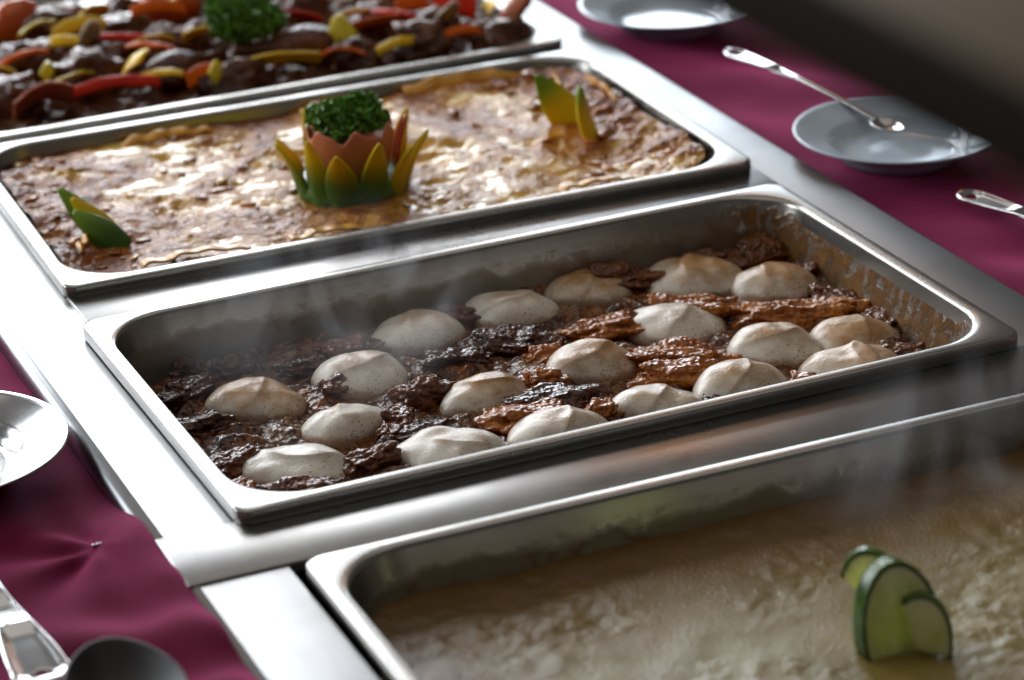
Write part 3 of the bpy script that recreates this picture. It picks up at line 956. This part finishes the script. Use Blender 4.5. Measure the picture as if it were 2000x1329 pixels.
ST += [
    (0.300, 0.935, .046, .011, 25, 'y', .006, .028, 'yellow strip lying against the front of the big parsley'),
    (0.338, 0.880, .044, .010, -40, 'r', .005, .026, 'red strip right of the big parsley above the large drumstick'),
    (0.262, 0.880, .040, .010, -30, 'y', .005, .024, 'yellow strip left of the big parsley above the drumsticks'),
    (0.384, 0.858, .038, .010, 20, 'y', .004, .026, 'short yellow strip above the thin orange-red one'),
    (0.165, 0.945, .042, .011, 8, 'y', .005, .026, 'yellow strip in the upper left among dark chicken'),
    (0.205, 0.868, .036, .010, -35, 'o', .004, .024, 'orange strip above the pale-boned drumstick'),
    (0.100, 0.890, .040, .010, 12, 'o', .004, .026, 'orange strip near the left picture edge'),
    (0.420, 0.850, .036, .010, -45, 'r', .004, .024, 'red strip right of the thin orange-red one'),
    (0.500, 0.830, .034, .011, 75, 'y', .005, .022, 'yellow strip by the right wall below the red curl'),
    (0.310, 0.800, .032, .010, 15, 'r', .003, .015, 'red bit at the near rim right of the long yellow strip'),
    (0.195, 0.812, .034, .011, -28, 'y', .004, .016, 'yellow strip at the near rim right of the long red one'),
    (0.465, 0.790, .036, .010, -5, 'o', .004, .015, 'orange strip at the near rim towards the right corner'),
    (0.400, 0.792, .034, .010, 12, 'y', .003, .015, 'yellow strip at the near rim right of the orange chunk'),
    (0.240, 0.960, .040, .011, -5, 'o', .006, .028, 'orange strip left of the big parsley'),
]
for q in ST: strip(*q)
for (x, y, L, H, lb) in ((0.135, 1.050, .050, .028, 'orange-red tomato half at the far left of the farthest pan'), (0.271, 1.036, .058, .024, 'orange-red tomato half against the far wall behind the red strip')):
    o = link('tomato_half', lump_mesh(L, L * .8, H, x * 50, 0.06, 0.0, 4, 0.4, 0.95), plain('orange_tomato_skin', (0.52, 0.085, 0.012), 0.22), (x, y, ZC + 0.004))
    tag(o, lb, 'tomato', 'tomato halves in the farthest pan')
parsley((0.290, 0.872, ZC + 0.018), 0.036, 0.034, 0.032, 2200, 9, 'big curly parsley bunch on the chicken in the farthest pan')


# ------------------------------------------------------------------ pan 4: cream bake
def m_cream():
    t = NT('browned_cream')
    o = t.xyz()
    big = t.noise(13, 5, 0.6, 0.8); mid = t.noise(80, 5, 0.65); fine = t.noise(330, 4, 0.65); bub = t.voro(300)
    edge = t.math('MAXIMUM', t.maprange(t.math('ADD', o[1], t.math('MULTIPLY', t.math('SUBTRACT', big, 0.5), 0.16)), 0.16, 0.30),
                  t.maprange(t.math('ADD', o[0], t.math('MULTIPLY', t.math('SUBTRACT', big, 0.5), 0.10)), 0.12, 0.02))
    cl = t.mix(t.ramp(big, [(0.35, 0.0), (0.65, 1.0)]), (0.185, 0.130, 0.026), (0.265, 0.200, 0.056))
    cl = t.mix(t.ramp(mid, [(0.5, 0.0), (0.72, 0.55)]), cl, (0.24, 0.150, 0.050))
    cl = t.mix(t.math('MULTIPLY', edge, 0.92), cl, t.mix(mid, (0.075, 0.035, 0.008), (0.18, 0.090, 0.022)))
    patch = t.ramp(t.noise(9, 3), [(0.44, 0.25), (0.62, 1.0)])
    h = t.bump(t.math('MULTIPLY', mid, patch), 0.0008, 0.5); h = t.bump(t.noise(480, 3, 0.6), 0.0009, 0.8, h)
    t.set(Base_Color=cl, Roughness=0.3, Normal=h, Specular_IOR_Level=0.25, Coat_Weight=0.5, Coat_IOR=1.4, Coat_Roughness=0.07)
    t.lk(h, t.b.inputs['Coat Normal'])
    return t.m


def cr_h(x, y):
    return 0.0018 * fbm((x * 12, y * 13, 5.0), 3) + 0.0016 * fbm((x * 75, y * 80, 5.0), 3) * max(0, pn(x * 14, y * 14, 8) + 0.35) * 0.9


cream = surface('cream_bake', P4, -0.0295, 300, 190, cr_h, m_cream())
tag(cream, 'pale creamy bake browned at its edges filling the nearest pan', 'cream bake')


def m_cuke(name, skin):
    t = NT(name); n1 = t.noise(60, 4); n2 = t.noise(260, 3)
    if skin: cl = t.mix(t.ramp(n1, [(0.4, 0.0), (0.7, 1.0)]), (0.014, 0.050, 0.005), (0.09, 0.17, 0.010))
    else:
        cl = t.mix(t.ramp(n1, [(0.35, 0.0), (0.65, 1.0)]), (0.64, 0.67, 0.27), (0.82, 0.83, 0.52))
        cl = t.mix(t.ramp(t.voro(170), [(0.14, 0.45), (0.26, 0.0)]), cl, (0.50, 0.52, 0.16))
    t.set(Base_Color=cl, Roughness=0.25 if skin else 0.22, Specular_IOR_Level=0.4, Subsurface_Weight=0.0 if skin else 0.8, Subsurface_Scale=0.012, Subsurface_Radius=(0.9, 1.0, 0.45), Normal=t.bump(n2, 0.0006, 0.5))
    return t.m


M_cs, M_cf = m_cuke('cucumber_skin', True), m_cuke('cucumber_flesh', False)


def cuke_wedge(parent, r, ang0, ang1, length, mtx):
    """lengthwise wedge of cucumber: flesh sector with a skin band on its round side"""
    n = 14; base = [(0, -0.7 * r if ang1 - ang0 > 2.5 else 0)] + [((r - 0.0015) * math.cos(ang0 + (ang1 - ang0) * i / n), (r - 0.0015) * math.sin(ang0 + (ang1 - ang0) * i / n)) for i in range(n + 1)]
    m = len(base); v = []; k = 6
    for i in range(k + 1):
        z = length * i / k
        v += [(x, y, z) for x, y in base]
    f = grid_faces(k + 1, m, True) + [tuple(reversed(range(m))), tuple(range(k * m, k * m + m))]
    fl = mk('cucumber_wedge', v, f, M_cf, parent, False); fl.matrix_local = mtx
    bevel(fl, 0.0008, 2)
    v = []
    for i in range(k + 1):
        z = length * i / k
        v += [((r - 0.0006) * math.cos(ang0 + (ang1 - ang0) * j / n), (r - 0.0006) * math.sin(ang0 + (ang1 - ang0) * j / n), z) for j in range(n + 1)]
    sk = mk('skin', v, grid_faces(k + 1, n + 1), M_cs, fl, True); solid(sk, 0.0015, 0)
    return fl


cz = P4[3] - 0.0285
gc = empty('cucumber_garnish', (0.276, -0.246, cz))
tag(gc, 'cut cucumber garnish standing in the cream of the nearest pan', 'garnish')
# broad half slice facing the camera, arch of skin on top
T = Matrix.Translation
# facing frame: x' along picture right, y' up, z' towards the far side
rx = Vector((0.917, -0.398, 0)).normalized(); up = Vector((0.10, 0.24, 0.96)).normalized()
fr = rx.cross(up).normalized(); up = fr.cross(rx) * -1
up = Vector((0.05, 0.12, 0.99)).normalized(); fr = rx.cross(up).normalized(); up = fr.cross(rx).normalized()
base_m = Matrix(((rx.x, up.x, fr.x, 0), (rx.y, up.y, fr.y, 0), (rx.z, up.z, fr.z, 0), (0, 0, 0, 1)))
RZ = lambda a: Matrix.Rotation(R(a), 4, 'Z')
SY = lambda k: Matrix.Scale(k, 4, (0, 1, 0))
cuke_wedge(gc, 0.0245, R(-5), R(188), 0.0110, T((0.000, -0.004, 0.006)) @ RZ(26) @ base_m @ RZ(8) @ SY(1.75))
cuke_wedge(gc, 0.0190, R(30), R(140), 0.0070, T((-0.003, 0.007, 0.017)) @ RZ(-12) @ base_m @ RZ(16) @ SY(1.75))
cuke_wedge(gc, 0.0190, R(-5), R(125), 0.0060, T((0.0055, -0.019, 0.002)) @ RZ(-8) @ base_m @ RZ(-6) @ SY(1.65))


# ------------------------------------------------------------------ cloths
def sstep(a, b, x):
    q = min(max((x - a) / (b - a), 0), 1)
    return q * q * (3 - 2 * q)


CZ = -0.013


def left_cloth(x, y):
    z = 0.0035 * fbm((x * 7 + 3, y * 7, 1.0), 3)
    dx, dy = x + 0.080, y - 0.041           # pinned pleat
    d = math.hypot(dx, dy); th = math.atan2(dy, dx)
    z += 0.0034 * math.exp(-d / 0.09) * math.sin(th * 6 + 0.6) * sstep(0.0, 0.025, d) * sstep(0.015, -0.01, dx)
    roll = sstep(0.125, 0.030, y + (x + 0.058) * -0.9) * math.exp(-((x + 0.060) / 0.024) ** 2)
    z += 0.0150 * roll
    z += 0.0060 * sstep(0.02, -0.12, y) * math.sin((x * 0.8 + y * 1.0) * 75) * math.exp(-((x + 0.10) / 0.06) ** 2)
    return z


def right_cloth(x, y):
    z = 0.0030 * fbm((x * 6, y * 6, 7.0), 3)
    z += 0.0040 * math.exp(-((x - 0.66) / 0.06) ** 2) * math.sin(y * 60 + x * 30) * sstep(0.30, 0.1, y)
    z += 0.0028 * math.sin((y * 0.7 + x) * 42) * math.exp(-((y - 0.60) / 0.14) ** 2)
    return z


def cloth(xs, ys, hf, label):
    v = []
    for x in xs:
        for y in ys: v.append((x, y, CZ + hf(x, y)))
    o = mk('tablecloth', v, [tuple(reversed(q)) for q in grid_faces(len(xs), len(ys))], M_cloth)
    solid(o, 0.0012, -1)
    tag(o, label, 'tablecloth', 'maroon tablecloths beside the counter')
    return o


ya = np.concatenate([np.linspace(-0.62, -0.26, 18)[:-1], np.linspace(-0.26, 0.42, 190)[:-1], np.linspace(0.42, 1.32, 50)])
xb = np.concatenate([np.linspace(-0.62, -0.20, 22)[:-1], np.linspace(-0.20, -0.0535, 90)])
cl_l = cloth(xb, ya, lambda x, y: left_cloth(x, y) - (0.0 if x < -0.056 or y < 0.075 else 0.02 * sstep(-0.058, -0.054, x)), 'dark maroon tablecloth with a pinned pleat, left of the counter')
xc = np.concatenate([np.linspace(0.5750, 0.82, 80)[:-1], np.linspace(0.82, 1.25, 20)])
yc = np.concatenate([np.linspace(-0.62, 0.0, 20)[:-1], np.linspace(0.0, 0.85, 160)[:-1], np.linspace(0.85, 1.5, 30)])
cloth(xc, yc, right_cloth, 'bright maroon tablecloth under plates, right of the counter')
box('staple', -0.0845, -0.0780, 0.0408, 0.0420, CZ + 0.004, CZ + 0.006, M_cutlery, cl_l, 0.0003, 1)
# table tops under the cloths
struct(box('table', -0.62, -0.060, -0.62, 1.32, -0.09, -0.034, M_dark))
struct(box('table', 0.578, 1.25, -0.62, 1.5, -0.09, -0.034, M_dark))


# ------------------------------------------------------------------ plates
def plate(x, y, z, label, r=0.0800, tilt=(0, 0)):
    prof = [(0.020, 0.0), (0.040, 0.0), (0.0445, 0.001), (0.049, 0.0045), (0.0535, 0.0085), (0.056, 0.0095), (0.066, 0.0125), (0.076, 0.0165), (0.0795, 0.0178), (0.0808, 0.0172), (0.0800, 0.0158),
            (0.070, 0.0120), (0.055, 0.0070), (0.046, -0.0010), (0.0445, -0.0055), (0.041, -0.0058), (0.039, -0.0030), (0.020, -0.0024)]
    n = 96
    loops = [[(q * r / 0.08 * math.cos(2 * math.pi * j / n), q * r / 0.08 * math.sin(2 * math.pi * j / n), h) for j in range(n)] for q, h in prof]
    v = [p for lp in loops for p in lp]
    f = grid_faces(len(loops), n, True) + [tuple(reversed(range(n)))]
    f = [tuple(reversed(q)) for q in f]
    c0 = len(loops) * n - n
    o = mk('plate', v, f, M_plate, None, True, (x, y, z))
    o.rotation_euler = (tilt[0], tilt[1], 0)
    tag(o, label, 'plate', 'small round plates on the maroon cloth')
    return o


plate(-0.140, 0.185, CZ + 0.006, 'shiny plate with rings on the left maroon cloth').data.materials[0] = M_cutlery
plate(0.656, 0.392, CZ + 0.007, 'pale plate holding a serving spoon on the right cloth')
plate(0.655, 0.785, CZ + 0.007, 'pale plate cut by the top picture edge')


# ------------------------------------------------------------------ serving spoons
def spoon(name, label, loc, rz, pitch, parts=('handle', 'bowl'), Lh=0.215, dark=False, bs=1.0, ws=1.0):
    root = empty(name, (0, 0, 0))
    root.matrix_world = Matrix.Translation(loc) @ Matrix.Rotation(rz, 4, 'Z') @ Matrix.Rotation(pitch, 4, 'X')
    tag(root, label, 'spoon', 'steel serving spoons')
    ns, nw = 90, 17
    v = []; keep = []
    for i in range(ns):
        s = Lh * (i / (ns - 1))
        if s < 0.016: w = 0.0165 * math.sqrt(max(0.0, 1 - ((0.016 - s) / 0.016) ** 2)) + 0.0008
        else:
            w = 0.0165 - 0.0105 * sstep(0.016, 0.105, s) - 0.0012 * sstep(0.13, 0.2, s)
        deep = sstep(0.004, 0.014, s) * (1 - sstep(0.080, 0.100, s)) * (1 - 0.9 * math.exp(-((s - 0.062) / 0.006) ** 2))
        for j in range(nw):
            q = j / (nw - 1) * 2 - 1
            rim = -0.0020 * deep * (1 - sstep(0.58, 0.74, abs(q)))
            dome = 0.0012 * (1 - q * q) * (1 - deep)
            v.append((q * w * ws, s, 0.004 * math.sin(math.pi * min(1, s / Lh)) + rim + dome - 0.0010 * sstep(0.86, 1, abs(q))))
    fs = []
    for i in range(ns - 1):
        for j in range(nw - 1):
            a = i * nw + j
            c = [(v[a][k] + v[a + nw + 1][k]) / 2 for k in range(2)]
            if (c[0] / (0.0062 * ws)) ** 2 + ((c[1] - 0.0125) / 0.0036) ** 2 < 1: continue
            fs.append((a, a + 1, a + nw + 1, a + nw))
    h = mk('handle', v, fs, M_black if dark else M_cutlery, root); solid(h, 0.0020); subsurf(h, 1)
    # bowl
    nb, na = 10, 40; v = []
    bl, bw, bd = 0.046 * bs, 0.031 * bs, 0.014 * bs
    for i in range(nb + 1):
        r = i / nb
        for j in range(na):
            th = 2 * math.pi * j / na
            yy = r * bl * math.sin(th); xx = r * bw * math.cos(th) * (1 - 0.16 * math.sin(th))
            v.append((xx, Lh + bl - 0.003 + yy, -0.002 - bd * (1 - r ** 2.2) + 0.002))
    b = mk('bowl', v, grid_faces(nb + 1, na, True), M_black if dark else M_cutlery, root); solid(b, 0.0016, 0); subsurf(b, 1)
    return root


spoon('serving_spoon', 'serving spoon with holed handle in the lower left corner', (-0.149, -0.106, CZ + 0.007), R(2), R(3.0))
spoon('serving_spoon', 'serving spoon resting its bowl on the plate at right', (0.632, 0.628, CZ + 0.027), R(187), R(-1.5), Lh=0.205, bs=0.36, ws=0.62)
spoon('serving_spoon', 'spoon handle entering at the right picture edge below the plate', (0.645, 0.284, CZ + 0.010), R(190), R(0), ws=0.7)
# spoon seen bowl first at the bottom edge
spoon('serving_spoon', 'dark spoon bowl at the bottom edge left of the counter', (-0.138, -0.425, CZ + 0.022), R(-3), R(2.5), dark=True)

# ------------------------------------------------------------------ shelf over the counter
t = NT('brown_varnished_wood')
wn = t.noise(1.0, 5, 0.6, 0.8, sc3=(40, 3, 40))
t.set(Base_Color=t.mix(wn, (0.075, 0.048, 0.022), (0.13, 0.085, 0.040)), Roughness=0.6, Specular_IOR_Level=0.05, Normal=t.bump(wn, 0.0006, 0.4))
M_wood = t.m
M_edge = plain('painted_edge_shade', (0.016, 0.0115, 0.008), 0.7, Specular_IOR_Level=0.02)  # shade on the board's front side, put into the colour
shelf = empty('overhead_shelf', (0.15, -1.05, 0))
tag(shelf, 'blurred dark wooden shelf board crossing the upper right corner', 'shelf')
sp = Matrix.Translation((-0.15, 1.05, 0))
for nm, bb, mt in (('board', (-0.121, -0.01, -1.30, -0.744, 0.5455, 0.5655), M_wood), ('shaded_edge', (-0.124, -0.1211, -1.30, -0.744, 0.5445, 0.5665), M_edge),  # thin strips added to carry the board's painted shade
                   ('shaded_edge', (-0.124, -0.01, -0.7439, -0.740, 0.5445, 0.5665), M_edge), ('post', (-0.08, -0.05, -1.27, -1.24, -0.80, 0.5450), M_bar)):
    p = box(nm, *bb, mt, None, 0.0012, 2)
    p.parent = shelf; p.matrix_parent_inverse = sp


# ------------------------------------------------------------------ steam rising from the hot pans
def steam(name, c, r, dens, seed, label):
    t = NT(name + '_vapour')
    t.t.nodes.remove(t.b)
    pv = t.n('ShaderNodeVolumePrincipled')
    pv.inputs['Color'].default_value = (0.93, 0.95, 1.0, 1); pv.inputs['Anisotropy'].default_value = 0.3
    w = t.noise(1.0, 3, 0.55, 1.6, sc3=(11, 11, 6.5))
    ln = t.n('ShaderNodeVectorMath', operation='LENGTH')
    mp = t.n('ShaderNodeMapping'); mp.inputs['Scale'].default_value = (1 / r[0], 1 / r[1], 1 / r[2])
    t.lk(t.co.outputs['Object'], mp.inputs[0]); t.lk(mp.outputs[0], ln.inputs[0])
    fall = t.maprange(ln.outputs['Value'], 1.0, 0.35)
    d = t.math('MULTIPLY', t.math('MULTIPLY', t.maprange(w, 0.46, 0.68), fall), dens)
    t.lk(d, pv.inputs['Density']); t.lk(pv.outputs[0], t.out.inputs['Volume'])
    bm = bmesh.new(); bmesh.ops.create_icosphere(bm, subdivisions=3, radius=1.0)
    for v in bm.verts: v.co = Vector((v.co.x * r[0], v.co.y * r[1], v.co.z * r[2]))
    me = bpy.data.meshes.new('steam'); bm.to_mesh(me); bm.free(); me.materials.append(t.m)
    o = bpy.data.objects.new('steam', me); col.objects.link(o); o.location = c
    tag(o, label, 'steam', None, 'stuff')
    return o


steam('pudding_steam', (0.13, 0.22, 0.035), (0.14, 0.13, 0.075), 3.8, 1, 'thin steam rising over the left end of the pudding')
steam('cream_steam', (0.40, -0.13, 0.020), (0.15, 0.07, 0.070), 4.6, 2, 'thin steam over the far side of the nearest pan')
sc.cycles.volume_step_rate = 4.0
sc.cycles.volume_max_steps = 48
